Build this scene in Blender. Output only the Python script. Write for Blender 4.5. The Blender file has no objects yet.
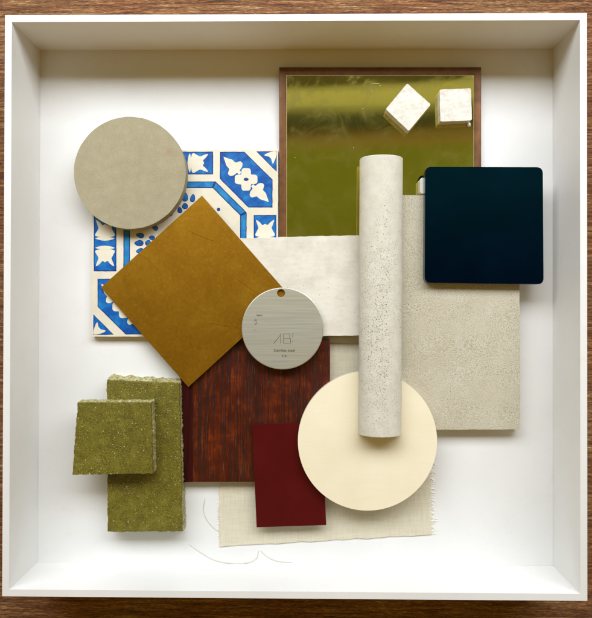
import bpy, bmesh, math, random
from mathutils import Vector, Matrix, noise
from mathutils.geometry import tessellate_polygon

random.seed(7)
MM = 0.001
scene = bpy.context.scene
col = scene.collection

# ------------------------------------------------------------------ camera
CAM = Vector((8.798, -6.414, 609.094))
ROT = (Matrix.Rotation(0.00217, 3, 'Z') @ Matrix.Rotation(0.0122, 3, 'Y') @ Matrix.Rotation(0.006, 3, 'X'))
F = 612.0
cam = bpy.data.cameras.new('camera')
cam.sensor_fit = 'HORIZONTAL'
cam.sensor_width = 36.0
cam.lens = 36.0 * F / 592.0
cam.clip_start = 0.01
cam.clip_end = 50.0
cam_ob = bpy.data.objects.new('camera', cam)
cam_ob.matrix_world = Matrix.Translation(CAM * MM) @ ROT.to_4x4()
col.objects.link(cam_ob)
scene.camera = cam_ob


def U(px, py, plane=0.0):
    """photo position -> point (mm) on the plane z = a + b*x + c*y"""
    if not isinstance(plane, tuple):
        plane = (plane, 0.0, 0.0)
    a, b, c = plane
    d = ROT @ Vector(((px - 296.0) / F, (309.0 - py) / F, -1.0))
    t = (a + b * CAM.x + c * CAM.y - CAM.z) / (d.z - b * d.x - c * d.y)
    return CAM + d * t


def lower(plane, dz):
    return (plane[0] + dz, plane[1], plane[2])


def plane3(p, q, r):
    n = (q - p).cross(r - p)
    return (p.z + (n.x * p.x + n.y * p.y) / n.z, -n.x / n.z, -n.y / n.z)


# --------------------------------------------------------------- materials
def srgb(r, g, b):
    f = lambda c: (c / 255 / 12.92) if c / 255 <= 0.04045 else ((c / 255 + 0.055) / 1.055) ** 2.4
    return (f(r), f(g), f(b), 1.0)


class Mat:
    def __init__(self, name, rough=0.5, metallic=0.0, color=(0.5, 0.5, 0.5, 1), spec=0.5):
        self.m = bpy.data.materials.new(name)
        self.m.use_nodes = True
        self.nt = self.m.node_tree
        self.b = self.nt.nodes['Principled BSDF']
        self.b.inputs['Roughness'].default_value = rough
        self.b.inputs['Metallic'].default_value = metallic
        self.b.inputs['Base Color'].default_value = color
        self.b.inputs['Specular IOR Level'].default_value = spec
        tc = self.nt.nodes.new('ShaderNodeTexCoord')
        self.co = tc.outputs['Object']

    def link(self, a, b):
        self.nt.links.new(a, b)

    def node(self, t, **kw):
        n = self.nt.nodes.new(t)
        for k, v in kw.items():
            setattr(n, k, v)
        return n

    def map(self, scale=(1, 1, 1), rot=0.0, loc=(0, 0, 0)):
        """object coordinates turned into millimetres, then scaled"""
        n = self.node('ShaderNodeMapping')
        n.inputs['Scale'].default_value = [s * 1000 for s in scale]
        n.inputs['Rotation'].default_value = (0, 0, rot)
        n.inputs['Location'].default_value = loc
        self.link(self.co, n.inputs['Vector'])
        return n.outputs[0]

    def noise(self, scale, detail=3, rough=0.55, vec=None, dist=0.0):
        n = self.node('ShaderNodeTexNoise')
        n.inputs['Scale'].default_value = scale
        n.inputs['Detail'].default_value = detail
        n.inputs['Roughness'].default_value = rough
        n.inputs['Distortion'].default_value = dist
        self.link(vec if vec is not None else self.map(), n.inputs['Vector'])
        return n.outputs[0]

    def voronoi(self, scale, vec=None, feature='F1'):
        n = self.node('ShaderNodeTexVoronoi', feature=feature)
        n.inputs['Scale'].default_value = scale
        self.link(vec if vec is not None else self.map(), n.inputs['Vector'])
        return n.outputs['Distance'], n.outputs['Color']

    def ramp(self, fac, stops, interp='LINEAR'):
        n = self.node('ShaderNodeValToRGB')
        cr = n.color_ramp
        cr.interpolation = interp
        while len(cr.elements) < len(stops):
            cr.elements.new(0.5)
        for e, (p, c) in zip(cr.elements, stops):
            e.position = p
            e.color = c if not isinstance(c, (int, float)) else (c, c, c, 1)
        self.link(fac, n.inputs[0])
        return n.outputs[0]

    def mix(self, fac, a, b, blend='MIX'):
        n = self.node('ShaderNodeMix', data_type='RGBA', blend_type=blend)
        for v, i in ((fac, 0), (a, 6), (b, 7)):
            if isinstance(v, (int, float)):
                n.inputs[i].default_value = v
            elif isinstance(v, tuple):
                n.inputs[i].default_value = v
            else:
                self.link(v, n.inputs[i])
        return n.outputs[2]

    def math(self, op, a, b=0.0):
        n = self.node('ShaderNodeMath', operation=op)
        for v, i in ((a, 0), (b, 1)):
            if isinstance(v, (int, float)):
                n.inputs[i].default_value = v
            else:
                self.link(v, n.inputs[i])
        return n.outputs[0]

    def sep(self, vec=None):
        n = self.node('ShaderNodeSeparateXYZ')
        self.link(vec if vec is not None else self.map(), n.inputs[0])
        return n.outputs

    def color(self, c):
        self.link(c, self.b.inputs['Base Color'])

    def rough(self, r):
        self.link(r, self.b.inputs['Roughness'])

    def bump(self, h, dist_mm, strength=1.0):
        n = self.node('ShaderNodeBump')
        n.inputs['Distance'].default_value = dist_mm * MM
        n.inputs['Strength'].default_value = strength
        self.link(h, n.inputs['Height'])
        self.link(n.outputs[0], self.b.inputs['Normal'])
        return n


def m_tray():
    m = Mat('white_paint', rough=0.38, spec=0.4)
    big = m.noise(0.012, 4)
    c = m.ramp(big, [(0.35, (0.74, 0.73, 0.705, 1)), (0.7, (0.785, 0.775, 0.75, 1))])
    sc = m.noise(1.0, 3, vec=m.map((0.06, 0.9, 0.5), 0.5))
    c = m.mix(m.ramp(sc, [(0.66, 0.0), (0.76, 0.22)]), c, (0.62, 0.57, 0.48, 1))
    st = m.noise(0.045, 5, 0.65, dist=1.0)
    c = m.mix(m.ramp(st, [(0.60, 0.0), (0.72, 0.16)]), c, (0.60, 0.56, 0.47, 1))
    sp, _ = m.voronoi(0.14)
    c = m.mix(m.ramp(sp, [(0.04, 0.55), (0.065, 0.0)]), c, (0.5, 0.47, 0.40, 1))
    m.color(c)
    m.rough(m.ramp(m.noise(0.05, 4), [(0.3, 0.30), (0.7, 0.50)]))
    m.bump(m.noise(0.35, 3), 0.10, 0.35)
    return m.m


def m_table():
    m = Mat('old_oak', rough=0.5)
    v = m.map((0.016, 0.34, 0.3))
    g1 = m.noise(1.0, 10, 0.72, vec=v, dist=0.6)
    g2 = m.noise(1.0, 8, 0.7, vec=m.map((0.09, 0.62, 0.6), 0.03), dist=1.8)
    big = m.noise(0.011, 3)
    g3 = m.noise(1.0, 4, 0.65, vec=m.map((0.16, 2.1, 1), 0.01), dist=0.8)
    g = m.math('ADD', m.math('MULTIPLY', g1, 0.42), m.math('ADD', m.math('MULTIPLY', g2, 0.33), m.math('MULTIPLY', g3, 0.25)))
    c = m.ramp(g, [(0.38, (0.016, 0.005, 0.002, 1)), (0.45, (0.10, 0.034, 0.009, 1)),
                   (0.52, (0.29, 0.125, 0.038, 1)), (0.57, (0.52, 0.31, 0.14, 1)), (0.63, (0.78, 0.64, 0.48, 1))])
    c = m.mix(m.ramp(big, [(0.4, 0.0), (0.7, 0.5)]), c, (0.42, 0.19, 0.03, 1), 'OVERLAY')
    m.color(c)
    m.rough(m.ramp(g2, [(0.35, 0.65), (0.65, 0.34)]))
    m.bump(g, 3.0, 1.0)
    return m.m


def m_grey_felt():
    m = Mat('grey_cement', rough=0.85, spec=0.25)
    n = m.noise(0.10, 5, 0.6)
    f = m.noise(1.0, 4, vec=m.map((0.8, 1.5, 1), 0.3))
    c = m.ramp(n, [(0.3, srgb(152, 141, 111)), (0.55, srgb(160, 149, 120)), (0.75, srgb(168, 158, 129))])
    c = m.mix(0.22, c, m.ramp(f, [(0.3, srgb(110, 104, 84)), (0.7, srgb(188, 182, 158))]))
    d, _ = m.voronoi(0.16)
    c = m.mix(m.ramp(d, [(0.05, 0.6), (0.09, 0.0)]), c, srgb(186, 180, 158))
    x, y, z = m.sep()
    r = m.math('SQRT', m.math('ADD', m.math('POWER', m.math('SUBTRACT', x, 41.5), 2), m.math('POWER', m.math('SUBTRACT', y, 17.5), 2)))
    c = m.mix(m.ramp(m.math('DIVIDE', r, 6.0), [(0.1, 0.22), (0.6, 0.0)]), c, srgb(170, 92, 74))
    m.color(c)
    m.bump(f, 0.25, 0.6)
    return m.m


def m_mirror():
    m = Mat('olive_mirror', rough=0.05, metallic=1.0)
    n = m.noise(0.018, 5, 0.6, dist=0.4)
    c = m.ramp(n, [(0.3, (0.64, 0.575, 0.19, 1)), (0.7, (0.72, 0.65, 0.24, 1))])
    # smudges and dust that dull the plate
    sm = m.noise(0.030, 6, 0.68, dist=1.2)
    hz = m.ramp(sm, [(0.45, 0.0), (0.75, 0.10)])
    d, cc = m.voronoi(0.12)
    rr = m.math('MULTIPLY', m.math('POWER', m.sep(cc)[0], 4.0), 0.07)
    dust = m.math('LESS_THAN', d, rr)
    s = m.noise(1.0, 2, vec=m.map((0.018, 0.9, 1), 0.9))
    scr = m.ramp(s, [(0.76, 0.0), (0.79, 0.45)])
    m.color(m.mix(m.math('MAXIMUM', dust, scr), c, (0.75, 0.73, 0.45, 1)))
    m.rough(m.math('ADD', m.ramp(n, [(0.35, 0.02), (0.75, 0.05)]), m.math('ADD', hz, m.math('MULTIPLY', m.math('MAXIMUM', dust, scr), 0.5))))
    m.b.inputs['Metallic'].default_value = 1.0
    m.link(m.math('SUBTRACT', 1.0, m.math('ADD', m.math('MULTIPLY', hz, 0.35), m.math('MULTIPLY', m.math('MAXIMUM', dust, scr), 0.25))), m.b.inputs['Metallic'])
    m.bump(m.noise(0.012, 2), 0.12, 0.2)
    return m.m


def m_bronze_frame():
    m = Mat('bronze_frame', rough=0.42, metallic=0.35)
    n = m.noise(0.5, 4, vec=m.map((0.2, 0.2, 1)))
    m.color(m.ramp(n, [(0.3, srgb(88, 52, 18)), (0.7, srgb(120, 76, 32))]))
    m.bump(m.noise(1.2, 3), 0.1, 0.3)
    return m.m


def m_gold():
    m = Mat('aged_brass', rough=0.40, metallic=0.80)
    n = m.noise(0.03, 6, 0.62, dist=0.8)
    f = m.noise(0.35, 5, 0.65)
    c = m.ramp(n, [(0.30, srgb(154, 107, 14)), (0.5, srgb(162, 114, 18)), (0.72, srgb(172, 126, 26))])
    c = m.mix(m.ramp(f, [(0.64, 0.0), (0.74, 0.35)]), c, srgb(210, 172, 80))
    scr = m.noise(1.0, 2, vec=m.map((0.03, 1.1, 1), 0.75))
    c = m.mix(m.ramp(scr, [(0.70, 0.0), (0.78, 0.35)]), c, srgb(214, 178, 96))
    m.color(c)
    m.rough(m.ramp(f, [(0.3, 0.38), (0.7, 0.46)]))
    h = m.math('MULTIPLY', f, 0.5)
    m.bump(h, 0.12, 0.3)
    return m.m


def m_zellige():
    m = Mat('white_glaze', rough=0.22)
    n = m.noise(0.05, 5, 0.6)
    c = m.ramp(n, [(0.3, srgb(204, 197, 182)), (0.6, srgb(222, 216, 203))])
    b = m.noise(0.5, 4, vec=m.map((0.16, 0.5, 1), 0.1))
    c = m.mix(m.ramp(b, [(0.55, 0.0), (0.75, 0.4)]), c, srgb(196, 186, 166))
    d, _ = m.voronoi(0.14)
    c = m.mix(m.ramp(d, [(0.045, 0.8), (0.07, 0.0)]), c, srgb(130, 110, 84))
    m.color(c)
    m.bump(m.math('ADD', m.noise(0.04, 3), m.math('MULTIPLY', b, 0.4)), 0.8, 0.5)
    return m.m


def m_wood():
    m = Mat('rosewood', rough=0.34, spec=0.4)
    x, y, z = m.sep()
    # broad figure: orange patches broken across the grain
    fig = m.noise(1.0, 7, 0.62, vec=m.map((0.070, 0.028, 0.02), 0.0, (2, 7, 0)), dist=0.4)
    brk = m.noise(1.0, 6, 0.62, vec=m.map((0.050, 0.11, 0.02), 0.05), dist=0.4)
    f = m.math('ADD', m.math('MULTIPLY', fig, 0.6), m.math('MULTIPLY', brk, 0.4))
    c = m.ramp(f, [(0.36, (0.050, 0.005, 0.0018, 1)), (0.50, (0.085, 0.010, 0.002, 1)), (0.58, (0.14, 0.019, 0.003, 1)), (0.70, (0.27, 0.054, 0.005, 1))])
    # fine pores along the grain, interrupted
    p = m.noise(1.0, 5, 0.6, vec=m.map((0.62, 0.011, 0.3)), dist=0.25)
    gate = m.noise(1.0, 3, vec=m.map((0.09, 0.05, 0.1)))
    pm = m.math('MULTIPLY', m.ramp(p, [(0.48, 0.0), (0.54, 0.90)]), m.ramp(gate, [(0.34, 0.6), (0.56, 1.0)]))
    c = m.mix(pm, c, (0.014, 0.002, 0.001, 1))
    fine = m.noise(1.0, 3, vec=m.map((1.6, 0.05, 0.5)))
    c = m.mix(m.ramp(fine, [(0.42, 0.5), (0.52, 0.0)]), c, (0.030, 0.004, 0.001, 1))
    hl = m.noise(1.0, 3, vec=m.map((1.1, 0.06, 0.5), 0.0, (17, 5, 0)))
    c = m.mix(m.ramp(hl, [(0.62, 0.0), (0.74, 0.25)]), c, (0.40, 0.19, 0.11, 1))
    m.color(c)
    m.rough(m.ramp(p, [(0.4, 0.30), (0.62, 0.5)]))
    m.bump(m.math('SUBTRACT', 1.0, pm), 0.2, 0.5)
    m.b.inputs['Coat Weight'].default_value = 0.4
    m.b.inputs['Coat Roughness'].default_value = 0.15
    return m.m


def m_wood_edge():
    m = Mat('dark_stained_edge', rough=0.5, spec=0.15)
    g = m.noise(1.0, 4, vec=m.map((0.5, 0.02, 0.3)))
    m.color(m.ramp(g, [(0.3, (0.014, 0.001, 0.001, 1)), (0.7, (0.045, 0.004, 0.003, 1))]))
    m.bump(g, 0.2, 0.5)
    return m.m


def m_green(name, pale):
    m = Mat(name, rough=0.62 if pale else 0.42, spec=0.4)
    n = m.noise(0.09, 4)
    if pale:
        c = m.ramp(n, [(0.3, srgb(150, 142, 88)), (0.6, srgb(196, 188, 140))])
        f = m.noise(0.55, 4)
        c = m.mix(m.ramp(f, [(0.42, 0.75), (0.58, 0.0)]), c, srgb(92, 84, 26))
        h = f
        m.bump(h, 1.0, 0.8)
    else:
        c = m.ramp(n, [(0.3, srgb(94, 86, 20)), (0.55, srgb(109, 101, 26)), (0.75, srgb(124, 115, 42))])
        f = m.noise(0.8, 4, 0.7)
        c = m.mix(m.ramp(f, [(0.34, 0.9), (0.46, 0.0)]), c, srgb(66, 54, 6))
        c = m.mix(m.ramp(f, [(0.60, 0.0), (0.70, 0.6)]), c, srgb(158, 146, 56))
        wv = m.node('ShaderNodeVectorMath', operation='ADD')
        nn = m.node('ShaderNodeTexNoise')
        nn.inputs['Scale'].default_value = 0.9
        m.link(m.map(), nn.inputs['Vector'])
        m.link(m.map(), wv.inputs[0])
        m.link(nn.outputs['Color'], wv.inputs[1])
        for sc, lo_, hi_, tone, k in ((0.55, 0.0, 0.28, srgb(204, 192, 140), 3.5), (0.75, 0.0, 0.32, srgb(160, 148, 84), 2.0), (0.55, 0.0, 0.36, srgb(58, 46, 18), 2.5)):
            v2 = m.node('ShaderNodeVectorMath', operation='ADD')
            v2.inputs[1].default_value = (k * 13, k * 7, k)
            m.link(wv.outputs[0], v2.inputs[0])
            dd, cc = m.voronoi(sc, vec=v2.outputs[0])
            rr = m.sep(cc)[0]
            rad = m.math('MULTIPLY', m.math('POWER', rr, k), hi_)
            c = m.mix(m.math('MULTIPLY', m.math('LESS_THAN', dd, rad), 0.85), c, tone)
        d2, _ = m.voronoi(0.25, vec=m.map((1, 1, 1), 0.7, (31, 12, 0)))
        c = m.mix(m.ramp(d2, [(0.08, 1.0), (0.12, 0.0)]), c, srgb(56, 40, 14))
        h = m.math('ADD', f, m.ramp(d2, [(0.06, -0.8), (0.13, 0.0)]))
        m.bump(h, 0.7, 0.7)
    m.color(c)
    return m.m


def m_red():
    m = Mat('oxblood_laminate', rough=0.36, spec=0.15)
    n = m.noise(0.03, 4)
    m.color(m.ramp(n, [(0.3, (0.068, 0.0036, 0.0034, 1)), (0.7, (0.084, 0.0052, 0.0048, 1))]))
    m.bump(m.noise(2.0, 3), 0.06, 0.4)
    return m.m


def m_cream():
    m = Mat('cream_lacquer', rough=0.34, spec=0.4)
    n = m.noise(0.02, 5, 0.6)
    s = m.noise(1.0, 4, vec=m.map((0.03, 0.8, 0.5)))
    c = m.ramp(n, [(0.3, srgb(232, 220, 188)), (0.7, srgb(238, 228, 201))])
    c = m.mix(m.ramp(s, [(0.52, 0.0), (0.78, 0.20)]), c, srgb(222, 202, 156))
    d, _ = m.voronoi(0.028)
    c = m.mix(m.ramp(d, [(0.012, 0.9), (0.02, 0.0)]), c, srgb(120, 90, 50))
    m.color(c)
    m.bump(m.noise(0.3, 3), 0.08, 0.3)
    return m.m


def m_rod():
    m = Mat('speckled_concrete', rough=0.72, spec=0.3)
    n = m.noise(0.12, 4)
    c = m.ramp(n, [(0.3, srgb(199, 194, 178)), (0.7, srgb(212, 207, 193))])
    f = m.noise(1.4, 3)
    c = m.mix(m.ramp(f, [(0.55, 0.0), (0.72, 0.5)]), c, srgb(178, 170, 148))
    patch = m.noise(1.0, 3, vec=m.map((0.05, 0.014, 0.03), 0, (3.2, 0, 0)))
    x, y, z = m.sep()
    lane = m.math('SUBTRACT', 1.0, m.math('ABSOLUTE', m.math('DIVIDE', m.math('SUBTRACT', x, 3.0), 40.0)))
    along = m.math('SUBTRACT', 1.0, m.math('ABSOLUTE', m.math('DIVIDE', m.math('ADD', y, 30.0), 125.0)))
    dens = m.math('MULTIPLY', m.ramp(m.math('ADD', m.math('MULTIPLY', lane, 0.5), m.math('MULTIPLY', along, 0.5)), [(0.1, 0.35), (0.8, 0.92)]),
                  m.ramp(patch, [(0.35, 0.35), (0.55, 1.0)]))
    d, cc = m.voronoi(0.86)
    r1 = m.math('MULTIPLY', dens, m.ramp(m.noise(0.4, 2), [(0.3, 0.14), (0.7, 0.44)]))
    pit = m.math('LESS_THAN', d, r1)
    d2, _ = m.voronoi(0.33, vec=m.map((1, 1, 1), 0.5, (9, 4, 2)))
    pit2 = m.math('LESS_THAN', d2, m.math('MULTIPLY', dens, 0.17))
    allp = m.math('MAXIMUM', m.math('MULTIPLY', pit, 0.75), pit2)
    c = m.mix(m.math('MULTIPLY', allp, 0.85), c, srgb(98, 87, 62))
    m.color(c)
    m.bump(m.math('SUBTRACT', m.math('MULTIPLY', f, 0.4), allp), 0.5, 0.7)
    return m.m


def m_slab():
    m = Mat('pitted_limestone', rough=0.8, spec=0.25)
    n = m.noise(0.05, 4)
    c = m.ramp(n, [(0.3, srgb(196, 187, 163)), (0.7, srgb(207, 200, 179))])
    f = m.noise(1.05, 5, 0.78)
    patch = m.noise(0.022, 3, dist=0.5)
    k = m.ramp(patch, [(0.36, 0.5), (0.60, 1.0)])
    c = m.mix(m.math('MULTIPLY', m.ramp(f, [(0.36, 0.9), (0.50, 0.0)]), k), c, srgb(134, 123, 94))
    c = m.mix(m.math('MULTIPLY', m.ramp(f, [(0.54, 0.0), (0.68, 0.7)]), k), c, srgb(230, 226, 212))
    d, _ = m.voronoi(0.55)
    pit = m.math('MULTIPLY', m.ramp(d, [(0.10, 1.0), (0.16, 0.0)]), k)
    c = m.mix(m.math('MULTIPLY', pit, 0.7), c, srgb(92, 82, 58))
    m.color(c)
    m.bump(m.math('SUBTRACT', f, m.math('MULTIPLY', pit, 0.5)), 0.8, 0.8)
    return m.m


def m_navy():
    m = Mat('navy_glaze', rough=0.30, spec=1.0)
    n = m.noise(0.03, 4)
    m.color(m.ramp(n, [(0.3, (0.0001, 0.0005, 0.0058, 1)), (0.7, (0.0002, 0.0007, 0.0078, 1))]))
    m.b.inputs['Specular Tint'].default_value = (0.03, 0.52, 0.85, 1)
    m.rough(m.ramp(m.noise(0.02, 3), [(0.3, 0.17), (0.7, 0.22)]))
    m.bump(m.noise(0.8, 3), 0.02, 0.2)
    return m.m


def m_steel():
    m = Mat('brushed_steel', rough=0.45, metallic=0.6)
    s = m.noise(1.0, 4, 0.6, vec=m.map((0.02, 1.6, 1)))
    b = m.noise(1.0, 3, vec=m.map((0.012, 0.10, 1)))
    c = m.ramp(s, [(0.3, srgb(176, 173, 158)), (0.7, srgb(194, 191, 177))])
    c = m.mix(m.ramp(b, [(0.4, 0.0), (0.7, 0.4)]), c, srgb(188, 182, 152))
    # two faint worn marks on the left of the disc
    x, y, z = m.sep()
    f = m.noise(0.9, 3)
    for (cx, cy, w, h) in ((-22.0, 12.5, 4.5, 1.0), (-26.0, 6.2, 1.6, 3.0), (-26.5, -1.5, 0.9, 1.2)):
        e = m.math('ADD', m.math('POWER', m.math('DIVIDE', m.math('SUBTRACT', x, cx), w), 2),
                   m.math('POWER', m.math('DIVIDE', m.math('SUBTRACT', y, cy), h), 2))
        k = m.math('MULTIPLY', m.ramp(e, [(0.5, 0.8), (1.0, 0.0)]), m.ramp(f, [(0.42, 0.0), (0.55, 1.0)]))
        c = m.mix(k, c, srgb(96, 92, 70))
    m.color(c)
    m.rough(m.ramp(s, [(0.3, 0.42), (0.7, 0.48)]))
    m.bump(s, 0.02, 0.35)
    return m.m


def m_plain(name, c, rough=0.5, metallic=0.0, var=0.12, scale=0.3):
    m = Mat(name, rough=rough, metallic=metallic)
    n = m.noise(scale, 4)
    a = tuple(v * (1 - var) for v in c[:3]) + (1,)
    b = tuple(min(1, v * (1 + var)) for v in c[:3]) + (1,)
    m.color(m.ramp(n, [(0.3, a), (0.7, b)]))
    return m.m


def m_mosaic():
    m = Mat('white_mosaic', rough=0.30)
    n = m.noise(0.10, 5, 0.6, dist=1.5)
    c = m.ramp(n, [(0.3, srgb(196, 190, 176)), (0.5, srgb(214, 209, 197)), (0.7, srgb(222, 218, 208))])
    d, _ = m.voronoi(0.3)
    c = m.mix(m.ramp(d, [(0.06, 0.6), (0.11, 0.0)]), c, srgb(150, 140, 118))
    m.color(c)
    m.bump(m.noise(0.25, 4), 0.5, 0.5)
    return m.m


def m_linen():
    m = Mat('raw_linen', rough=0.95, spec=0.1)
    x, y, z = m.sep()
    wob = m.noise(0.25, 2)
    k = 2 * math.pi / 1.05
    wx = m.math('SINE', m.math('ADD', m.math('MULTIPLY', x, k), m.math('MULTIPLY', wob, 3.0)))
    wy = m.math('SINE', m.math('ADD', m.math('MULTIPLY', y, k), m.math('MULTIPLY', wob, 3.0)))
    h = m.math('MULTIPLY', wx, wy)
    sx = m.noise(1.0, 3, vec=m.map((1.3, 0.05, 1)))
    sy = m.noise(1.0, 3, vec=m.map((0.05, 1.3, 1)))
    s = m.math('ADD', m.math('MULTIPLY', sx, 0.5), m.math('MULTIPLY', sy, 0.5))
    c = m.ramp(s, [(0.34, srgb(226, 215, 184)), (0.5, srgb(238, 229, 203)), (0.66, srgb(246, 239, 220))])
    c = m.mix(m.ramp(h, [(-0.2, 0.12), (0.5, 0.0)]), c, srgb(150, 136, 98))
    m.color(c)
    m.bump(m.math('ADD', h, m.math('MULTIPLY', s, 2.0)), 0.3, 0.8)
    return m.m


def m_blue(name, a, b, c3):
    m = Mat(name, rough=0.28)
    n = m.noise(0.10, 4, 0.6, dist=0.5)
    m.color(m.ramp(n, [(0.32, a), (0.52, b), (0.72, c3)]))
    m.bump(m.noise(0.25, 3), 0.3, 0.4)
    return m.m


# ------------------------------------------------------------ mesh helpers
def link(name, mesh, mats, parent=None, origin=None):
    o = bpy.data.objects.new(name, mesh)
    for x in (mats if isinstance(mats, (list, tuple)) else [mats]):
        mesh.materials.append(x)
    col.objects.link(o)
    if parent is not None:
        o.parent = parent
    elif origin is not None:
        o.location = origin * MM
    return o


def tag(o, label, cat, group=None, kind=None):
    o['label'] = label
    o['category'] = cat
    if group:
        o['group'] = group
    if kind:
        o['kind'] = kind
    return o


def thing(name, origin, label, cat, group=None):
    o = bpy.data.objects.new(name, None)
    o.empty_display_size = 0.02
    o.location = origin * MM
    col.objects.link(o)
    return tag(o, label, cat, group)


def finish(bm, angle=35):
    bmesh.ops.recalc_face_normals(bm, faces=bm.faces)
    me = bpy.data.meshes.new('mesh')
    bm.to_mesh(me)
    bm.free()
    for p in me.polygons:
        p.use_smooth = True
    me.set_sharp_from_angle(angle=math.radians(angle))
    return me


def ccw(pts):
    a = sum(p.x * q.y - q.x * p.y for p, q in zip(pts, pts[1:] + pts[:1]))
    return pts if a > 0 else pts[::-1]


def round_poly(pts, r, n=6):
    out = []
    for i, p in enumerate(pts):
        a = (pts[i - 1] - p).normalized()
        b = (pts[(i + 1) % len(pts)] - p).normalized()
        p0, p1 = p + a * r, p + b * r
        for k in range(n + 1):
            t = k / n
            out.append(p0 * (1 - t) ** 2 + p * 2 * t * (1 - t) + p1 * t ** 2)
    return out


def wobble(pts, step, amp, seed=0.0, freq=0.15):
    out = []
    for p, q in zip(pts, pts[1:] + pts[:1]):
        n = max(1, int((q - p).length / step))
        d = (q - p).normalized()
        s = Vector((-d.y, d.x, 0))
        for k in range(n):
            v = p.lerp(q, k / n)
            f = noise.fractal(Vector((v.x * freq + seed, v.y * freq, seed * 1.7)), 1.0, 2.0, 3)
            out.append(v + s * f * amp)
    return out


def prism_mesh(top, thick, origin, bevel=0.4, segs=2, angle=35):
    """closed plate: the outline `top` (mm) carried straight down by `thick`"""
    top = ccw(list(top))
    bm = bmesh.new()
    dn = Vector((0, 0, -thick))
    vt = [bm.verts.new((p - origin) * MM) for p in top]
    vb = [bm.verts.new((p + dn - origin) * MM) for p in top]
    bm.faces.new(vt)
    bm.faces.new(vb[::-1])
    n = len(top)
    for i in range(n):
        bm.faces.new((vt[i], vb[i], vb[(i + 1) % n], vt[(i + 1) % n]))
    if bevel:
        bm.edges.ensure_lookup_table()
        es = [e for e in bm.edges if len(e.link_faces) == 2 and e.calc_face_angle(0) > math.radians(30)]
        bmesh.ops.bevel(bm, geom=es, offset=bevel * MM, offset_type='OFFSET', segments=segs, profile=0.5, affect='EDGES', clamp_overlap=True)
    return finish(bm, angle)


def loft_mesh(rings, origin, angle=50):
    bm = bmesh.new()
    rv = [[bm.verts.new((p - origin) * MM) for p in r] for r in rings]
    n = len(rings[0])
    for a, b in zip(rv, rv[1:]):
        for i in range(n):
            bm.faces.new((a[i], b[i], b[(i + 1) % n], a[(i + 1) % n]))
    bm.faces.new(rv[0])
    bm.faces.new(rv[-1][::-1])
    me = finish(bm, angle)
    for p in me.polygons:
        if len(p.vertices) > 4:
            p.use_smooth = False
    return me


def circle(cx, cy, r, plane, n=128):
    return [U(cx + r * math.cos(2 * math.pi * k / n), cy - r * math.sin(2 * math.pi * k / n), plane) for k in range(n)]


def tube(bm, pts, r, origin, n=5):
    rings = []
    for i, p in enumerate(pts):
        t = (pts[min(i + 1, len(pts) - 1)] - pts[max(i - 1, 0)]).normalized()
        u = t.cross(Vector((0, 0, 1)))
        u = u.normalized() if u.length > 1e-6 else Vector((1, 0, 0))
        w = u.cross(t)
        rings.append([bm.verts.new((p + (u * math.cos(a) + w * math.sin(a)) * r - origin) * MM)
                      for a in [2 * math.pi * k / n for k in range(n)]])
    for a, b in zip(rings, rings[1:]):
        for i in range(n):
            bm.faces.new((a[i], b[i], b[(i + 1) % n], a[(i + 1) % n]))
    bm.faces.new(rings[0])
    bm.faces.new(rings[-1][::-1])


def spline(ctrl, n=10):
    out = []
    c = [ctrl[0]] + list(ctrl) + [ctrl[-1]]
    for i in range(1, len(c) - 2):
        p0, p1, p2, p3 = c[i - 1:i + 3]
        for k in range(n):
            t = k / n
            out.append(0.5 * ((2 * p1) + (p2 - p0) * t + (2 * p0 - 5 * p1 + 4 * p2 - p3) * t * t + (3 * p1 - p0 - 3 * p2 + p3) * t ** 3))
    out.append(c[-2])
    return out


Z = Vector((0, 0, 0))

# --------------------------------------------------------------- the table
bm = bmesh.new()
vs = [bm.verts.new(Vector(p) * MM) for p in ((-1500, -1500, -7), (1500, -1500, -7), (1500, 1500, -7), (-1500, 1500, -7))]
bm.faces.new(vs)
table = link('table_top', finish(bm), m_table())
table['kind'] = 'structure'

# ---------------------------------------------------------------- the tray
WX, WY, T, H = 255.65, 256.03, 6.2, 60.0
white = m_tray()
tray = thing('display_tray', Vector((0, 0, -6.8)), 'large square white painted tray with raised sides, holding all the material samples', 'tray')
o0 = Vector((0, 0, -6.8))
base = [Vector((sx * (WX - 0.06), sy * (WY - 0.06), 0)) for sx, sy in ((-1, -1), (1, -1), (1, 1), (-1, 1))]
link('base_panel', prism_mesh(base, 6.0, o0, 0), white, tray)
for k in range(4):
    inn = [Vector((-WX, -WY, H)), Vector((WX, -WY, H)), Vector((WX, WY, H)), Vector((-WX, WY, H))]
    out = [Vector((-WX - T, -WY - T, H)), Vector((WX + T, -WY - T, H)), Vector((WX + T, WY + T, H)), Vector((-WX - T, WY + T, H))]
    a, b = k, (k + 1) % 4
    link('side_panel', prism_mesh([out[a], out[b], inn[b], inn[a]], H + 6.8, o0, 0.55, 3), white, tray)

# ---------------------------------------------------- blue patterned tile
ZT = 7.0
tile_px = [(92.5, 150), (278.0, 149.5), (278.2, 336.8), (91.8, 336.5)]
tp = [U(x, y, ZT) for x, y in tile_px]
tc = sum(tp, Vector()) / 4
to = Vector((tc.x, tc.y, 0.05))
tile = thing('patterned_tile', to, 'square cement tile painted with blue and white octagon and flower pattern', 'tile')
m_body = m_plain('cream_cement', srgb(216, 207, 186), 0.5, var=0.06, scale=0.08)
link('tile_body', prism_mesh(wobble(tp, 6, 0.25, 3.0), ZT - 0.05, to, 0.5), m_body, tile)

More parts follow.
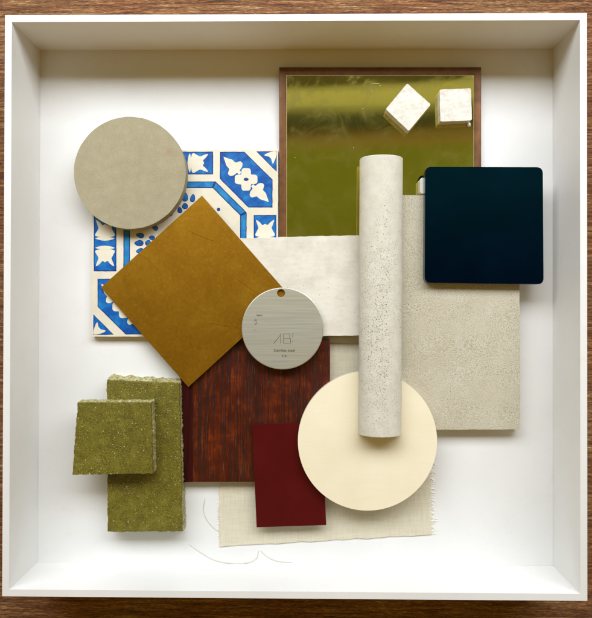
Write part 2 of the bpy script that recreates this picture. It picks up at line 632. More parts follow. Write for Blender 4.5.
m_dark = m_blue('cobalt_outline', (0.003, 0.022, 0.13, 1), (0.004, 0.036, 0.19, 1), (0.008, 0.06, 0.25, 1))
m_mid = m_blue('cobalt_fill', (0.005, 0.060, 0.29, 1), (0.009, 0.115, 0.40, 1), (0.018, 0.21, 0.48, 1))
m_sky = m_blue('azure_band', (0.010, 0.13, 0.38, 1), (0.018, 0.20, 0.46, 1), (0.03, 0.28, 0.52, 1))
m_whi = m_plain('cream_motif', srgb(218, 210, 189), 0.5, var=0.06, scale=0.08)
TILE_ROT = (tp[1] - tp[0]).to_2d().angle_signed(Vector((1, 0)))
S = (tp[1] - tp[0]).length / 185.5
pbm = bmesh.new()
DARK, MID, SKY, WHI = 0, 1, 2, 3


def tl(u, v, level):
    r = Matrix.Rotation(TILE_ROT, 2) @ Vector((u, v))
    return Vector((r.x * S, r.y * S, ZT - 0.05 + 0.05 + 0.06 * level)) * MM


def area2(p):
    return sum(a[0] * b[1] - b[0] * a[1] for a, b in zip(p, p[1:] + p[:1]))


def dense(p, step=2.2, amp=0.22):
    out = []
    for a, b in zip(p, p[1:] + p[:1]):
        L = math.hypot(b[0] - a[0], b[1] - a[1])
        n = max(1, int(L / step))
        for k in range(n):
            x = a[0] + (b[0] - a[0]) * k / n
            y = a[1] + (b[1] - a[1]) * k / n
            q = noise.noise_vector(Vector((x * 0.23, y * 0.23, 3.0)))
            out.append((x + q.x * amp, y + q.y * amp))
    return out


def inset(p, d):
    if area2(p) < 0:
        p = p[::-1]
    n = len(p)
    out = []
    for i in range(n):
        a, b, c = Vector(p[i - 1]), Vector(p[i]), Vector(p[(i + 1) % n])
        e1, e2 = (b - a).normalized(), (c - b).normalized()
        n1, n2 = Vector((-e1.y, e1.x)), Vector((-e2.y, e2.x))
        m = (n1 + n2)
        m = m / max(0.35, m.length_squared) * 2
        q = b + m * d
        out.append((q.x, q.y))
    return out


def poly(p, level, mi):
    p = dense(p)
    if area2(p) < 0:
        p = p[::-1]
    vs = [pbm.verts.new(tl(x, y, level)) for x, y in p]
    for t in tessellate_polygon([[Vector((x, y, 0)) for x, y in p]]):
        f = pbm.faces.new([vs[i] for i in t])
        f.normal_update()
        if f.normal.z < 0:
            f.normal_flip()
        f.material_index = mi


def smooth_closed(p, n=5):
    out = []
    L = len(p)
    for i in range(L):
        p0, p1, p2, p3 = (Vector(p[(i + k - 1) % L]) for k in range(4))
        for k in range(n):
            t = k / n
            q = 0.5 * ((2 * p1) + (p2 - p0) * t + (2 * p0 - 5 * p1 + 4 * p2 - p3) * t * t + (3 * p1 - p0 - 3 * p2 + p3) * t ** 3)
            out.append((q.x, q.y))
    return out


def blue(p, fill=MID, w=0.8):
    poly(p, 1, DARK)
    poly(inset(p, w), 2, fill)


def rotp(p, k):
    c, s = [(1, 0), (0, 1), (-1, 0), (0, -1)][k % 4]
    return [(x * c - y * s, x * s + y * c) for x, y in p]


FLEUR = [(-9.0, 17.4), (-5.0, 15.0), (-2.6, 12.4), (0, 13.6), (2.6, 12.4), (5.0, 15.0), (9.0, 17.4), (7.6, 12.5), (6.6, 9.5), (8.0, 6.5), (9.8, 3.0), (8.0, 1.2), (0, 0.2), (-8.0, 1.2), (-9.8, 3.0), (-8.0, 6.5), (-6.6, 9.5), (-7.6, 12.5)]
for k in range(4):
    # edge medallion: blue oblong with two white fleurs back to back
    blue(rotp([(-28, 68.6), (28, 68.6), (28, 91.2), (-28, 91.2)], k))
    for s in (-1, 1):
        fl = [(s * (y + 5.5), 79.9 + x) for x, y in FLEUR]
        poly(rotp(smooth_closed(fl, 3), k), 3, WHI)
        poly(rotp(smooth_closed([(s * 4.5, 70.5), (s * 6, 75), (s * 6.5, 79.9), (s * 6, 85), (s * 4.5, 89.5), (s * 2.4, 80)], 3), k), 4, WHI)
    # corner lozenge with a flower and two buds
    hx = [(34.9, 91), (59.2, 91), (87.3, 63.2), (87.3, 35.5), (63.2, 35.5), (34.9, 64)]
    blue(rotp(hx, k))
    cx, cy = 61.0, 63.4
    fl = []
    for i in range(56):
        a = 2 * math.pi * i / 56
        r = 10.0 + 2.1 * math.cos(4 * a) - 0.9 * math.cos(8 * a)
        fl.append((cx + r * math.cos(a), cy + r * math.sin(a)))
    poly(rotp(fl, k), 3, WHI)
    bud = [(8.5, 1.5), (11.0, 1.9), (11.6, 5.6), (13.6, 8.6), (16.6, 8.8), (18.2, 6.4), (19.6, 4.4), (23.5, 4.2), (27.0, 2.4), (31.5, 0.3)]
    bud = bud + [(a, -b) for a, b in bud[::-1]]
    for s in (-1, 1):
        q = [(cx + s * (-0.7071 * a) + 0.7071 * b, cy + s * (0.7071 * a) + 0.7071 * b) for a, b in bud]
        poly(rotp(smooth_closed(q, 3), k), 3, WHI)
    poly(rotp([(cx + 2.1 * math.cos(a) * 1.2, cy + 1.6 * math.sin(a)) for a in [i * math.pi / 8 for i in range(16)]], k), 4, DARK)
    # corner triangle
    blue(rotp([(71, 91.4), (91.4, 91.4), (91.4, 71)], k), MID, 0.6)
    poly(rotp(smooth_closed([(91, 91), (83.5, 90), (79, 87.4), (84, 86), (84.6, 84.6), (86, 84), (87.4, 79), (90, 83.5)], 3), k), 3, WHI)
    # octagon band, one side and one chamfer at a time
    o1, o2 = (30.5, 61.5), (61.5, 30.5)
    i1, i2 = (27.6, 55.0), (55.0, 27.6)
    m1, m2 = (-30.5, 61.5), (-27.6, 55.0)
    blue(rotp([m1, m2, i1, o1], k), SKY, 0.9)
    blue(rotp([(o1[0] + .05, o1[1]), (i1[0] + .05, i1[1]), (i2[0], i2[1] + .05), (o2[0], o2[1] + .05)], k), SKY, 0.9)
    poly(rotp([(33.5 + 1.7 * math.cos(a), 33.5 + 1.7 * math.sin(a)) for a in [i * math.pi / 6 for i in range(12)]], k), 1, DARK)

    def petal(r, ang, ln, wd, mi=MID):
        pts = []
        for i in range(16):
            a = 2 * math.pi * i / 16
            x, y = ln * math.cos(a), wd * math.sin(a) * (1 - 0.25 * math.cos(a))
            pts.append((r + x, y))
        c, s = math.cos(ang), math.sin(ang)
        q = [(x * c - y * s, x * s + y * c) for x, y in pts]
        q = rotp(q, k)
        poly(q, 1, DARK)
        poly(inset(q, 0.55), 2, mi)
    petal(46.0, math.pi / 2, 4.6, 3.0)
    petal(45.5, math.pi / 2 - 0.17, 4.2, 2.5)
    petal(45.5, math.pi / 2 + 0.17, 4.2, 2.5)
    petal(37.0, math.pi / 2, 3.0, 3.0)
    for j in range(-2, 3):
        petal(33.5, math.pi / 2 + j * 0.314 + 0.157, 3.2, 2.4)
    for j in range(2):
        petal(16.0, math.pi / 2 + j * math.pi / 4, 8.0, 3.4)
pm = bpy.data.meshes.new('mesh')
pbm.to_mesh(pm)
pbm.free()
link('painted_pattern', pm, [m_dark, m_mid, m_sky, m_whi], tile)

# ------------------------------------------------------- framed tinted mirror
ZM = 7.0
fo = [(279.2, 67), (481.3, 67), (481.3, 262), (279.2, 262)]
fi = [(286.2, 74.6), (474.4, 74.6), (474.4, 255), (286.2, 255)]
FO = [U(x, y, ZM) for x, y in fo]
FI = [U(x, y, ZM) for x, y in fi]
mo = Vector((U(380, 160).x, U(380, 160).y, 0.05))
mirror = thing('tinted_mirror', mo, 'olive tinted mirror plate in a thin bronze brown frame at the top of the tray', 'mirror')
bm = bmesh.new()


def ring_pts(po, pi, zo, zi):
    return [Vector((p.x, p.y, zo)) for p in po], [Vector((p.x, p.y, zi)) for p in pi]


def lerp_poly(a, b, t):
    return [p.lerp(q, t) for p, q in zip(a, b)]


rings = []
for t, z in ((0, 0.05), (0, 6.5), (0.07, 7.0), (0.88, 7.0), (1.0, 6.6), (1.0, 0.05)):
    rings.append([Vector((p.x, p.y, z)) for p in lerp_poly(FO, FI, t)])
rv = [[bm.verts.new((p - mo) * MM) for p in r] for r in rings]
for a, b in zip(rv, rv[1:] + rv[:1]):
    for i in range(4):
        bm.faces.new((a[i], b[i], b[(i + 1) % 4], a[(i + 1) % 4]))
link('frame', finish(bm), m_bronze_frame(), mirror)
FB = lerp_poly(FI, [sum(FI, Vector()) / 4] * 4, 0.008)
bm = bmesh.new()
rings = []
inn = lerp_poly(FI, [sum(FI, Vector()) / 4] * 4, 0.0006)
for src, z in ((inn, 0.3), (inn, 6.45), (FB, 6.35), (FB, 0.3)):
    rings.append([Vector((p.x, p.y, z)) for p in src])
rv = [[bm.verts.new((p - mo) * MM) for p in r] for r in rings]
for a, b in zip(rv, rv[1:] + rv[:1]):
    for i in range(4):
        bm.faces.new((a[i], b[i], b[(i + 1) % 4], a[(i + 1) % 4]))
link('bevel_highlight', finish(bm), m_plain('pale_bevel_highlight', srgb(214, 190, 140), 0.25, 0.8), mirror)  # pale ring added as the painted highlight along the glass bevel
GL = lerp_poly(FB, [sum(FB, Vector()) / 4] * 4, 0.0008)
ZG = 6.0
link('mirror_glass', prism_mesh([Vector((p.x, p.y, ZG)) for p in GL], 5.6, mo, 0.15, 1), m_mirror(), mirror)

# ------------------------------------------------------------- grey disc
pl = 19.0
c0 = U(130, 172.5, 7.1)
c0.z = 7.1
o = link('cement_disc', prism_mesh([p + Vector((noise.noise(p * 0.11) * 0.25, noise.noise(p * 0.13 + Vector((5, 0, 0))) * 0.25, 0)) for p in circle(129.8, 172.8, 56.0, pl)], pl - 7.1, c0, 0.7, 3), m_grey_felt(), origin=c0)
tag(o, 'round flat grey beige disc overlapping the corner of the blue patterned tile', 'sample disc')

# ------------------------------------------------------- white handmade tile
ZW = 13.2
wt = [U(x, y, ZW) for x, y in ((236, 238.2), (361.8, 235.2), (361.8, 335.6), (236, 337.0))]
wo = sum(wt, Vector()) / 4
wo.z = 7.2
o = link('glazed_tile', prism_mesh(wobble(round_poly(ccw(wt), 4.0), 3, 0.45, 9.0), ZW - 7.25, wo, 0.8, 3), m_zellige(), origin=wo)
tag(o, 'white handmade glazed tile with a slightly uneven surface, under the round steel tag', 'tile')

# ------------------------------------------------------------- rosewood panel
ZP = 9.0
wp = [U(x, y, ZP) for x, y in ((192.3, 339.2), (330, 339.2), (330, 481.6), (192.8, 482.0))]
po = sum(wp, Vector()) / 4
po.z = 1.25
wood = thing('wood_panel', po, 'red brown wood veneer panel with dark vertical grain and a dark left edge', 'wood sample')
link('veneer_face', prism_mesh(wp, ZP - 1.25, po, 0.35), m_wood(), wood)
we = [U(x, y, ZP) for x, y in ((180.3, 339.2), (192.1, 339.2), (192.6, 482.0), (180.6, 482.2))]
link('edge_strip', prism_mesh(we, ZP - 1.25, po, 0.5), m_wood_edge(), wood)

# ------------------------------------------------------------- brass sheet
pA = U(101, 287.5, 9.2)
pB = U(243, 237, 15.0)
pC = U(243, 336, 15.0)
gp = plane3(pA, pB, pC)
gt = [U(x, y, gp) for x, y in ((202, 195.6), (289, 295), (188.3, 387), (101, 287.5))]
go = sum(gt, Vector()) / 4
go.z -= 0.8
gm = prism_mesh(gt, 1.5, go, 0.3)
bm = bmesh.new()
bm.from_mesh(gm)
for pts, r in (([(225, 150), (245, 172), (262, 181), (281, 189), (311, 197)], 0.26), ([(150, 213), (166, 226), (178, 238), (196, 263)], 0.30),
               ([(208, 288), (236, 306), (262, 321), (300, 338)], 0.16), ([(330, 262), (347, 272), (372, 291)], 0.24), ([(182, 224), (192, 231), (207, 247)], 0.2),
               ([(286, 244), (300, 262), (305, 283)], 0.14), ([(270, 345), (300, 349), (341, 356)], 0.2), ([(226, 372), (252, 388), (283, 396)], 0.14),
               ([(128, 262), (150, 281), (166, 304)], 0.16), ([(246, 170), (252, 186), (262, 196)], 0.13), ([(196, 330), (214, 345), (222, 366)], 0.13)):
    r *= 1.5
    q = spline([U(60 + x / 1.885, 139 + y / 1.885, gp) for x, y in pts], 8)
    for k, v in enumerate(q):
        e = min(1, 4 * k / len(q), 4 * (1 - k / (len(q) - 1)))
        v.z += r * (1.0 * e - 0.9)
        v.x += 0.35 * noise.noise(Vector((v.x * 0.5, v.y * 0.5, r)))
    tube(bm, q, r, go, 6)
bmesh.ops.recalc_face_normals(bm, faces=bm.faces)
bm.to_mesh(gm)
bm.free()
o = link('brass_sheet', gm, m_gold(), origin=go)
tag(o, 'square brass sheet with fine creases, turned on its corner over the blue tile', 'metal sample')

# ------------------------------------------------------------- linen and threads
bm = bmesh.new()
lin_m = m_linen()
LX, LY = 72, 68
c00, c10, c11, c01 = (U(x, y, 0.8) for x, y in ((219.5, 546.3), (431.5, 534.5), (430, 345), (219, 343)))
lo = (c00 + c11) / 2
lo.z = 0.05
grid = []
for j in range(LY + 1):
    row = []
    for i in range(LX + 1):
        u, v = i / LX, j / LY
        p = c00.lerp(c10, u).lerp(c01.lerp(c11, u), v)
        e = min(v * 4, u * 8, (1 - u) * 8, 1)
        p.z = 0.75 + 0.12 * noise.noise(Vector((p.x * 0.05, p.y * 0.05, 0)))
        if v < 0.25:
            p.z += 0.9 * (1 - v * 4) * max(0, noise.noise(Vector((p.x * 0.03, 4.0, 0))) + 0.25)
        p.y += 0.8 * noise.noise(Vector((p.x * 0.09, 7, 1))) * (1 - v)
        p.x += 0.9 * noise.noise(Vector((3, p.y * 0.11, 1)))
        row.append(bm.verts.new((p - lo) * MM))
    grid.append(row)
for j in range(LY):
    for i in range(LX):
        bm.faces.new((grid[j][i], grid[j][i + 1], grid[j + 1][i + 1], grid[j + 1][i]))
for f in bm.faces:
    f.normal_update()
r = bmesh.ops.solidify(bm, geom=bm.faces[:], thickness=0.45 * MM)
linen_mesh = finish(bm, 60)
linen = link('linen_swatch', linen_mesh, lin_m, origin=lo)
tag(linen, 'frayed natural linen swatch under the wood panel, red chip and cream disc', 'fabric')
bm = bmesh.new()
rnd = random.Random(5)
for i in range(150):
    v = rnd.random() * 0.62
    p = c10.lerp(c11, v)
    ln = rnd.uniform(2.0, 6.0) * (1.2 if v < 0.1 else 0.9)
    a = rnd.uniform(-0.7, 0.5)
    q = [Vector((p.x - 1.5, p.y, 0.7))]
    for k in range(1, 4):
        a += rnd.uniform(-0.35, 0.35)
        q.append(q[-1] + Vector((math.cos(a), math.sin(a), 0)) * ln / 2.4)
        q[-1].z = max(0.2, 0.7 + rnd.uniform(-0.4, 0.5))
    tube(bm, q, rnd.uniform(0.10, 0.2), lo, 4)
for i in range(70):
    v = rnd.random() * 0.36
    p = c00.lerp(c01, v)
    ln = rnd.uniform(1.0, 3.5)
    a = math.pi + rnd.uniform(-0.6, 0.6)
    q = [Vector((p.x + 1.5, p.y, 0.7))]
    for k in range(1, 4):
        a += rnd.uniform(-0.3, 0.3)
        q.append(q[-1] + Vector((math.cos(a), math.sin(a), 0)) * ln / 2.4)
        q[-1].z = 0.5
    tube(bm, q, rnd.uniform(0.10, 0.18), lo, 4)
for i in range(60):
    u = rnd.random()
    p = c00.lerp(c10, u)
    a = -math.pi / 2 + rnd.uniform(-0.6, 0.6)
    q = [Vector((p.x, p.y + 1.5, 0.7))]
    for k in range(1, 3):
        q.append(q[-1] + Vector((math.cos(a), math.sin(a), 0)) * rnd.uniform(0.6, 1.4))
        q[-1].z = 0.5
    tube(bm, q, 0.13, lo, 4)
fr = link('fringe', finish(bm), m_plain('linen_thread', srgb(240, 234, 218), 0.9), linen)
fr['kind'] = 'stuff'

m_thr = m_plain('grey_thread', srgb(206, 203, 192), 0.8)
threads = [
    ([(205, 499), (203.5, 510), (207, 520), (214, 528), (219, 531)], 'curved pale thread on the tray floor beside the frayed left edge of the linen'),
    ([(189.5, 544.5), (200, 552), (213, 559.5), (228, 563), (246, 563), (256, 559), (258.5, 551)], 'longest pale thread curling on the tray floor below the linen'),
    ([(261, 551), (268, 557), (277, 561), (292, 562.5)], 'short pale thread on the tray floor, right of the longest one'),
]
for pts, lab in threads:
    q = spline([U(x, y, 0.35) for x, y in pts], 8)
    oo = Vector((q[0].x, q[0].y, 0.0))
    bm = bmesh.new()
    tube(bm, q, 0.26, oo, 6)
    tag(link('loose_thread', finish(bm, 80), m_thr, origin=oo), lab, 'thread', 'loose threads on the tray floor')

# ------------------------------------------------------------- red chip
ZR = 11.1
rc = [U(x, y, ZR) for x, y in ((252.2, 424.6), (321.6, 421.6), (326.2, 525.0), (256.6, 527.3))]
ro = sum(rc, Vector()) / 4
ro.z = 9.1
o = link('laminate_chip', prism_mesh(rc, 2.0, ro, 0.35), m_red(), origin=ro)
tag(o, 'small dark red rectangular laminate chip tucked under the cream disc', 'laminate sample')

# ------------------------------------------------------------- limestone slab
sp = plane3(U(403, 195, 19.0), U(520, 195, 19.0), U(460, 430, 12.2))
sl = [U(x, y, sp) for x, y in ((386, 195.2), (519.0, 195.2), (520.3, 429.3), (386, 429.8))]
so = sum(sl, Vector()) / 4
so.z -= 10.0
o = link('limestone_slab', prism_mesh(wobble(ccw(sl), 4, 0.25, 2.0), 10.0, so, 0.6, 2), m_slab(), origin=so)
tag(o, 'rectangular beige pitted stone slab under the navy tile and the speckled rod', 'stone sample')

# ------------------------------------------------------------- white edge piece
ez = 17.6
ep = [U(x, y, ez) for x, y in ((420.2, 177.8), (452, 177.8), (452, 193.4), (420.2, 193.4))]
eo = sum(ep, Vector()) / 4
eo.z = ZG + 0.05
o = link('ceramic_strip', prism_mesh(round_poly(ccw(ep), 2.4), ez - ZG - 0.05, eo, 0.5, 2), m_plain('white_ceramic', srgb(236, 232, 220), 0.3, var=0.04, scale=0.1), origin=eo)
tag(o, 'small white ceramic strip peeking out under the left edge of the navy tile', 'ceramic piece')

# ------------------------------------------------------------- navy tile
npb = lower(sp, 0.15)
nt_ = lower(sp, 8.2)
nv = [U(x, y, nt_) for x, y in ((425.2, 166.8), (542.8, 167.2), (543.6, 284.3), (424.6, 282.6))]
no = sum(nv, Vector()) / 4
no.z -= 8.0
o = link('navy_tile', prism_mesh(round_poly(ccw(nv), 6.0), 8.0, no, 1.0, 4), m_navy(), origin=no)
tag(o, 'dark navy satin square tile with rounded corners lying on the stone slab', 'tile')

# ------------------------------------------------------------- cream disc
cl = U(312, 441, 0)
cr = U(403, 372, 0)
b = (14.0 - 11.25) / (cr.x - cl.x)
cpl = (11.25 - b * cl.x + 7.0, b, 0.0)
cc_ = U(367.5, 441, cpl)
cc_.z -= 7.0
o = link('cream_disc', prism_mesh(circle(367.5, 441.0, 69.6, cpl, 160), 7.0, cc_, 0.6, 3), m_cream(), origin=cc_)
tag(o, 'smooth cream lacquered disc under the lower end of the speckled rod', 'sample disc')

# ------------------------------------------------------------- speckled half-round rod
a0 = U(383.6, 154.2, 40.0)
a1 = U(382.0, 437.6, 40.0)
zb1 = cpl[0] + cpl[1] * a1.x + 0.5
zb0 = 18.9
ax = (a1 - a0)
L = ax.length
wid0 = (U(405.2, 160, 26) - U(362.4, 160, 26)).length / 2
wid1 = (U(403.6, 430, 26) - U(361.2, 430, 26)).length / 2
prof = [(-1, 0.0)]
for k in range(25):
    a = math.pi * k / 24
    prof.append((-math.cos(a), (5.0 + 15.5 * math.sin(a))))
prof.append((1, 0.0))
rings = []
ro_ = (a0 + a1) / 2
ro_.z = 19.0
xs = [0, 0.0025] + [k / 40 for k in range(1, 40)] + [0.9975, 1.0]
for t in xs:
    p = a0.lerp(a1, t)
    zb = zb0 + (zb1 - zb0) * t
    w = wid0 + (wid1 - wid0) * t
    k = 0.955 if t in (0, 1.0) else 1.0
    rings.append([Vector((p.x + x * w * k, p.y, zb + (z - 8) * k + 8)) for x, z in prof])
for r_ in rings:
    for v in r_:
        v.x += 0.12 * noise.noise(Vector((v.x * 0.1, v.y * 0.06, v.z * 0.1)))
        v.z += 0.10 * noise.noise(Vector((v.x * 0.1 + 9, v.y * 0.06, 1)))
o = link('half_round_rod', loft_mesh(rings, ro_, 40), m_rod(), origin=ro_)
tag(o, 'long off white speckled concrete half-round rod resting on the slab and cream disc', 'concrete sample')

# ------------------------------------------------------------- mosaic cubes
m_mos = m_mosaic()
cz = 17.0
cubes = [
    ([(407.2, 83.4), (430.8, 104.4), (408.7, 131), (385.8, 109)], 'white mosaic cube turned on its corner, left one on the mirror', 4.0),
    ([(439.7, 89.5), (470.9, 88.2), (471.9, 120.2), (440.3, 121.7)], 'white mosaic cube set square, right one on the mirror', 8.0),
]
for px, lab, sd in cubes:
    q = ccw([U(x, y, cz) for x, y in px])
    oo = sum(q, Vector()) / 4
    oo.z = ZG + 0.05
    o = link('mosaic_cube', prism_mesh(wobble(round_poly(q, 1.6, 5), 2, 0.22, sd, 0.25), cz - oo.z, oo, 0.8, 4), m_mos, origin=oo)
    tag(o, lab, 'mosaic cube', 'white mosaic cubes on the mirror')
bm = bmesh.new()
bmesh.ops.create_icosphere(bm, subdivisions=3, radius=2.0 * MM)
for v in bm.verts:
    v.co *= 1 + 0.35 * noise.noise(v.co * 700)
    v.co.z *= 0.6
co_ = U(469, 125, ZG + 1.2)
o = link('plaster_crumb', finish(bm, 60), m_mos, origin=co_)
tag(o, 'tiny white crumb beside the square-set mosaic cube on the mirror', 'crumb')

# ------------------------------------------------------------- steel tag
tz = 19.3
tg0 = U(282.5, 328.5, tz)
to_ = Vector((tg0.x, tg0.y, tz - 1.6))
tagob = thing('steel_tag', to_, 'round brushed stainless steel tag with a small hole and engraved lettering', 'metal sample')
R = (U(323.4, 328.5, tz) - tg0).length
hc = U(281.0, 293.2, tz) - tg0
hr = (U(284.9, 293.2, tz) - U(281.0, 293.2, tz)).length
bm = bmesh.new()
N = 96


def ring(cx, cy, r, z, n=N):
    return [bm.verts.new(Vector((cx + r * math.cos(2 * math.pi * k / n), cy + r * math.sin(2 * math.pi * k / n), z)) * MM) for k in range(n)]


th = 1.6
o_b = ring(0, 0, R, 0)
o_m = ring(0, 0, R, th - 0.45)
o_t = ring(0, 0, R - 0.75, th)
h_t = ring(hc.x, hc.y, hr + 0.35, th, 32)
h_m = ring(hc.x, hc.y, hr, th - 0.35, 32)
h_b = ring(hc.x, hc.y, hr, 0, 32)
for a, b2 in ((o_b, o_m), (o_m, o_t), (h_t, h_m), (h_m, h_b)):
    n = len(a)
    for i in range(n):
        bm.faces.new((a[i], a[(i + 1) % n], b2[(i + 1) % n], b2[i]))
for a, b2 in ((o_t, h_t), (o_b, h_b)):
    ed = []
    for r_ in (a, b2):
        for i in range(len(r_)):
            e = bm.edges.get((r_[i], r_[(i + 1) % len(r_)])) or bm.edges.new((r_[i], r_[(i + 1) % len(r_)]))
            ed.append(e)
    bmesh.ops.triangle_fill(bm, use_beauty=True, use_dissolve=False, edges=ed)
link('disc_plate', finish(bm, 20), m_steel(), tagob)

m_eng = m_plain('engraving', srgb(88, 84, 64), 0.6, 0.3)


def stroke(bm, p, q, w, z):
    p, q = Vector(p), Vector(q)
    d = (q - p).normalized() * w / 2
    n = Vector((-d.y, d.x))
    pts = [p - d + n, p - d - n, q + d - n, q + d + n]
    top = [bm.verts.new(Vector((v.x, v.y, z)) * MM) for v in pts]
    f = bm.faces.new(top)


# big monogram drawn as thin strokes
bm = bmesh.new()


def K(zx, zy):   # position in the enlarged view of the tag -> mm from the tag centre
    p = U(265 + zx * 40 / 549, 320 + zy * 40 / 549, tz) - tg0
    return (p.x, p.y)


for i, (a, b2) in enumerate([((120, 322), (205, 215)), ((214, 185), (214, 320)), ((254, 195), (254, 318)), ((254, 250), (345, 250)),
                             ((254, 190), (340, 190)), ((254, 318), (350, 318)), ((340, 190), (340, 250)), ((350, 250), (350, 318)),
                             ((383, 180), (379, 235)), ((377, 290), (377, 300))]):
    stroke(bm, K(*a), K(*b2), 0.42 if i else 0.5, th + 0.02 + 0.004 * i)
for f in bm.faces:
    f.normal_update()
    if f.normal.z < 0:
        f.normal_flip()
me = bpy.data.meshes.new('mesh')
bm.to_mesh(me)
bm.free()
link('engraved_monogram', me, m_eng, tagob)


def lettering(name, text, size, centre, mat, parent, z):
    cu = bpy.data.curves.new('letters', 'FONT')
    cu.body = text
    cu.size = size * MM
    cu.align_x = 'CENTER'
    cu.align_y = 'CENTER'
    cu.extrude = 0.01 * MM
    cu.offset = 0.06 * MM
    tmp = bpy.data.objects.new('letters', cu)
    col.objects.link(tmp)
    bpy.context.view_layer.update()
    me = bpy.data.meshes.new_from_object(tmp.evaluated_get(bpy.context.evaluated_depsgraph_get()))
    bpy.data.objects.remove(tmp)
    for v in me.vertices:
        v.co += Vector((centre[0], centre[1], z)) * MM
    me.materials.clear()
    return link(name, me, mat, parent)


lettering('engraved_material_name', 'Stainless steel', 3.7, K(265, 418), m_eng, tagob, th + 0.03)
lettering('engraved_grade', '316', 3.2, K(262, 495), m_eng, tagob, th + 0.03)


# ------------------------------------------------------------- green bricks
def brick(name, top_px, z0, z1, seed, flare, label):
    pl = [U(x, y, z1) for x, y in top_px]
    pl = ccw(pl)
    oo = sum(pl, Vector()) / 4
    oo.z = z0
    root = thing(name, oo, label, 'brick', 'olive green brick offcuts')
    c = sum(pl, Vector()) / 4

    def ringz(z, amp, grow, sd, fr=0.35):
        w = wobble(pl, 1.6, amp, sd, fr)
        out = []
        for p in w:
            d = (p - c)
            d.z = 0
            q = p + d.normalized() * grow
            if p.y > c.y:      # broken upper edge leans outwards
                k = max(0.0, (p.y - c.y) / (pl_h / 2))
                q.y += flare * (k ** 8) * (1 + 0.6 * noise.noise(Vector((p.x * 0.12, sd, 0)))) * (z1 - z) / (z1 - z0)
            q.z = z + 0.35 * noise.noise(Vector((p.x * 0.4, p.y * 0.4, sd))) * (1 if z not in (z0,) else 0)
            out.append(q)
        return out
    global pl_h
    pl_h = max(p.y for p in pl) - min(p.y for p in pl)
    zf = z1 - 2.2
    face = [[Vector((p.x, p.y, z1)) for p in ringz(z1, 0.5, -0.5, seed)], ringz(z1 - 0.5, 0.7, 0.0, seed + .1), ringz(zf + 0.05, 0.8, 0.1, seed + .2)]
    face_m = loft_mesh(face, oo)
    link('glazed_face', face_m, green_face, root)
    hb = zf - z0
    body = [ringz(zf, 1.0, -0.3, seed + .3), ringz(zf - hb * .3, 1.5, 0.4, seed + 1), ringz(zf - hb * .6, 1.5, 0.3, seed + 2), ringz(z0, 0.9, -0.2, seed + 3)]
    link('clay_body', loft_mesh(body, oo), green_body, root)


green_face = m_green('olive_glaze', False)
green_body = m_green('olive_clay', True)
brick('glazed_brick', [(106.8, 380), (179.3, 383.5), (182.5, 531.5), (107.6, 532.0)], 0.1, 18.0, 2.0, 3.5,
      'tall olive green glazed brick with a broken top edge, lying on the tray floor')
brick('glazed_brick', [(77.5, 402.5), (151.0, 402.5), (153.0, 473.6), (72.3, 475.0)], 18.9, 34.5, 11.0, 1.0,
      'smaller square olive green glazed brick stacked on the taller green brick')

# ------------------------------------------------------------------- light
world = bpy.data.worlds.new('World')
scene.world = world
world.use_nodes = True
nt = world.node_tree
bg = nt.nodes['Background']
tcw = nt.nodes.new('ShaderNodeTexCoord')
sepw = nt.nodes.new('ShaderNodeSeparateXYZ')
nt.links.new(tcw.outputs['Generated'], sepw.inputs[0])
nz = nt.nodes.new('ShaderNodeTexNoise')
nz.inputs['Scale'].default_value = 4.0
nz.inputs['Detail'].default_value = 3.0
mpw = nt.nodes.new('ShaderNodeMapping')
mpw.inputs['Scale'].default_value = (0.35, 9.0, 1.0)
nt.links.new(tcw.outputs['Generated'], mpw.inputs['Vector'])
nt.links.new(mpw.outputs[0], nz.inputs['Vector'])
ad = nt.nodes.new('ShaderNodeMath')
ad.operation = 'MULTIPLY_ADD'
ad.inputs[1].default_value = 0.05
nt.links.new(nz.outputs[0], ad.inputs[0])
nt.links.new(sepw.outputs[1], ad.inputs[2])
half = nt.nodes.new('ShaderNodeMath')
half.operation = 'MULTIPLY_ADD'
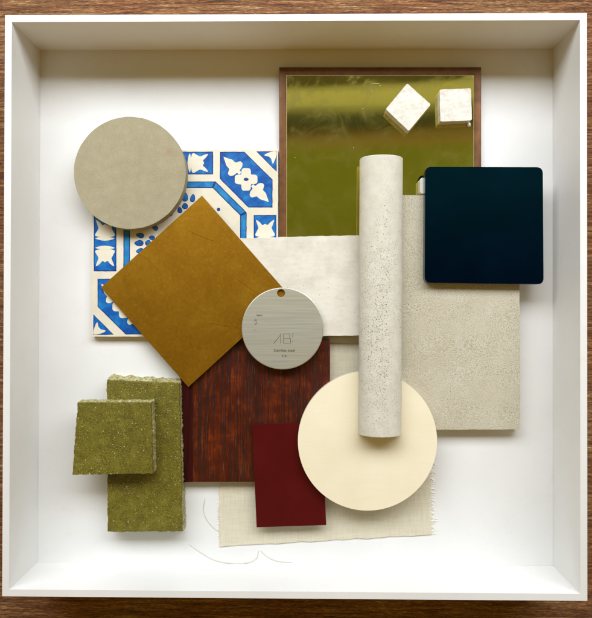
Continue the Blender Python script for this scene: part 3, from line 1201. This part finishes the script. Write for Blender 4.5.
half.inputs[1].default_value = 0.5
half.inputs[2].default_value = 0.5 - 0.0125
nt.links.new(ad.outputs[0], half.inputs[0])
rp = nt.nodes.new('ShaderNodeValToRGB')
K1 = (0.200, 0.205, 0.032, 1)
stops = [(-1.0, (0.46, 0.265, 0.040, 1)), (-0.40, (0.30, 0.17, 0.026, 1)), (-0.1, (0.045, 0.028, 0.009, 1)), (0.03, (0.06, 0.042, 0.015, 1)), (0.11, (0.180, 0.180, 0.028, 1)), (0.20, K1), (0.255, K1), (0.268, (0.27, 0.185, 0.065, 1)), (0.284, (0.12, 0.085, 0.03, 1)), (0.297, (0.070, 0.072, 0.036, 1)),
         (0.309, (0.12, 0.118, 0.055, 1)), (0.320, (0.50, 0.47, 0.20, 1)), (0.340, (0.57, 0.53, 0.23, 1)), (0.352, (0.09, 0.08, 0.035, 1)), (0.40, (0.18, 0.13, 0.05, 1)), (1.0, (0.12, 0.08, 0.03, 1))]
cr_ = rp.color_ramp
while len(cr_.elements) < len(stops):
    cr_.elements.new(0.5)
for e, (p, c) in zip(cr_.elements, stops):
    e.position = p * 0.5 + 0.5
    e.color = c
nt.links.new(half.outputs[0], rp.inputs[0])
nt.links.new(rp.outputs[0], bg.inputs['Color'])
bg.inputs['Strength'].default_value = 1.0

ld = bpy.data.lights.new('window_light', 'AREA')
ld.shape = 'RECTANGLE'
ld.size = 3.2
ld.size_y = 0.62
ld.energy = 57.5
ld.color = (0.885, 0.935, 1.0)
lob = bpy.data.objects.new('window_light', ld)
el = math.radians(46)
dist = 1.45
lob.location = (0.03, dist * math.cos(el), dist * math.sin(el))
lob.rotation_euler = (Vector((0, 0, 0)) - Vector(lob.location)).to_track_quat('-Z', 'Y').to_euler()
col.objects.link(lob)

scene.view_settings.view_transform = 'Standard'
scene.view_settings.look = 'None'
scene.view_settings.gamma = 1.0
scene.view_settings.exposure = 0.0
scene.render.engine = 'CYCLES'
scene.cycles.max_bounces = 10
scene.cycles.diffuse_bounces = 6
scene.cycles.use_denoising = True
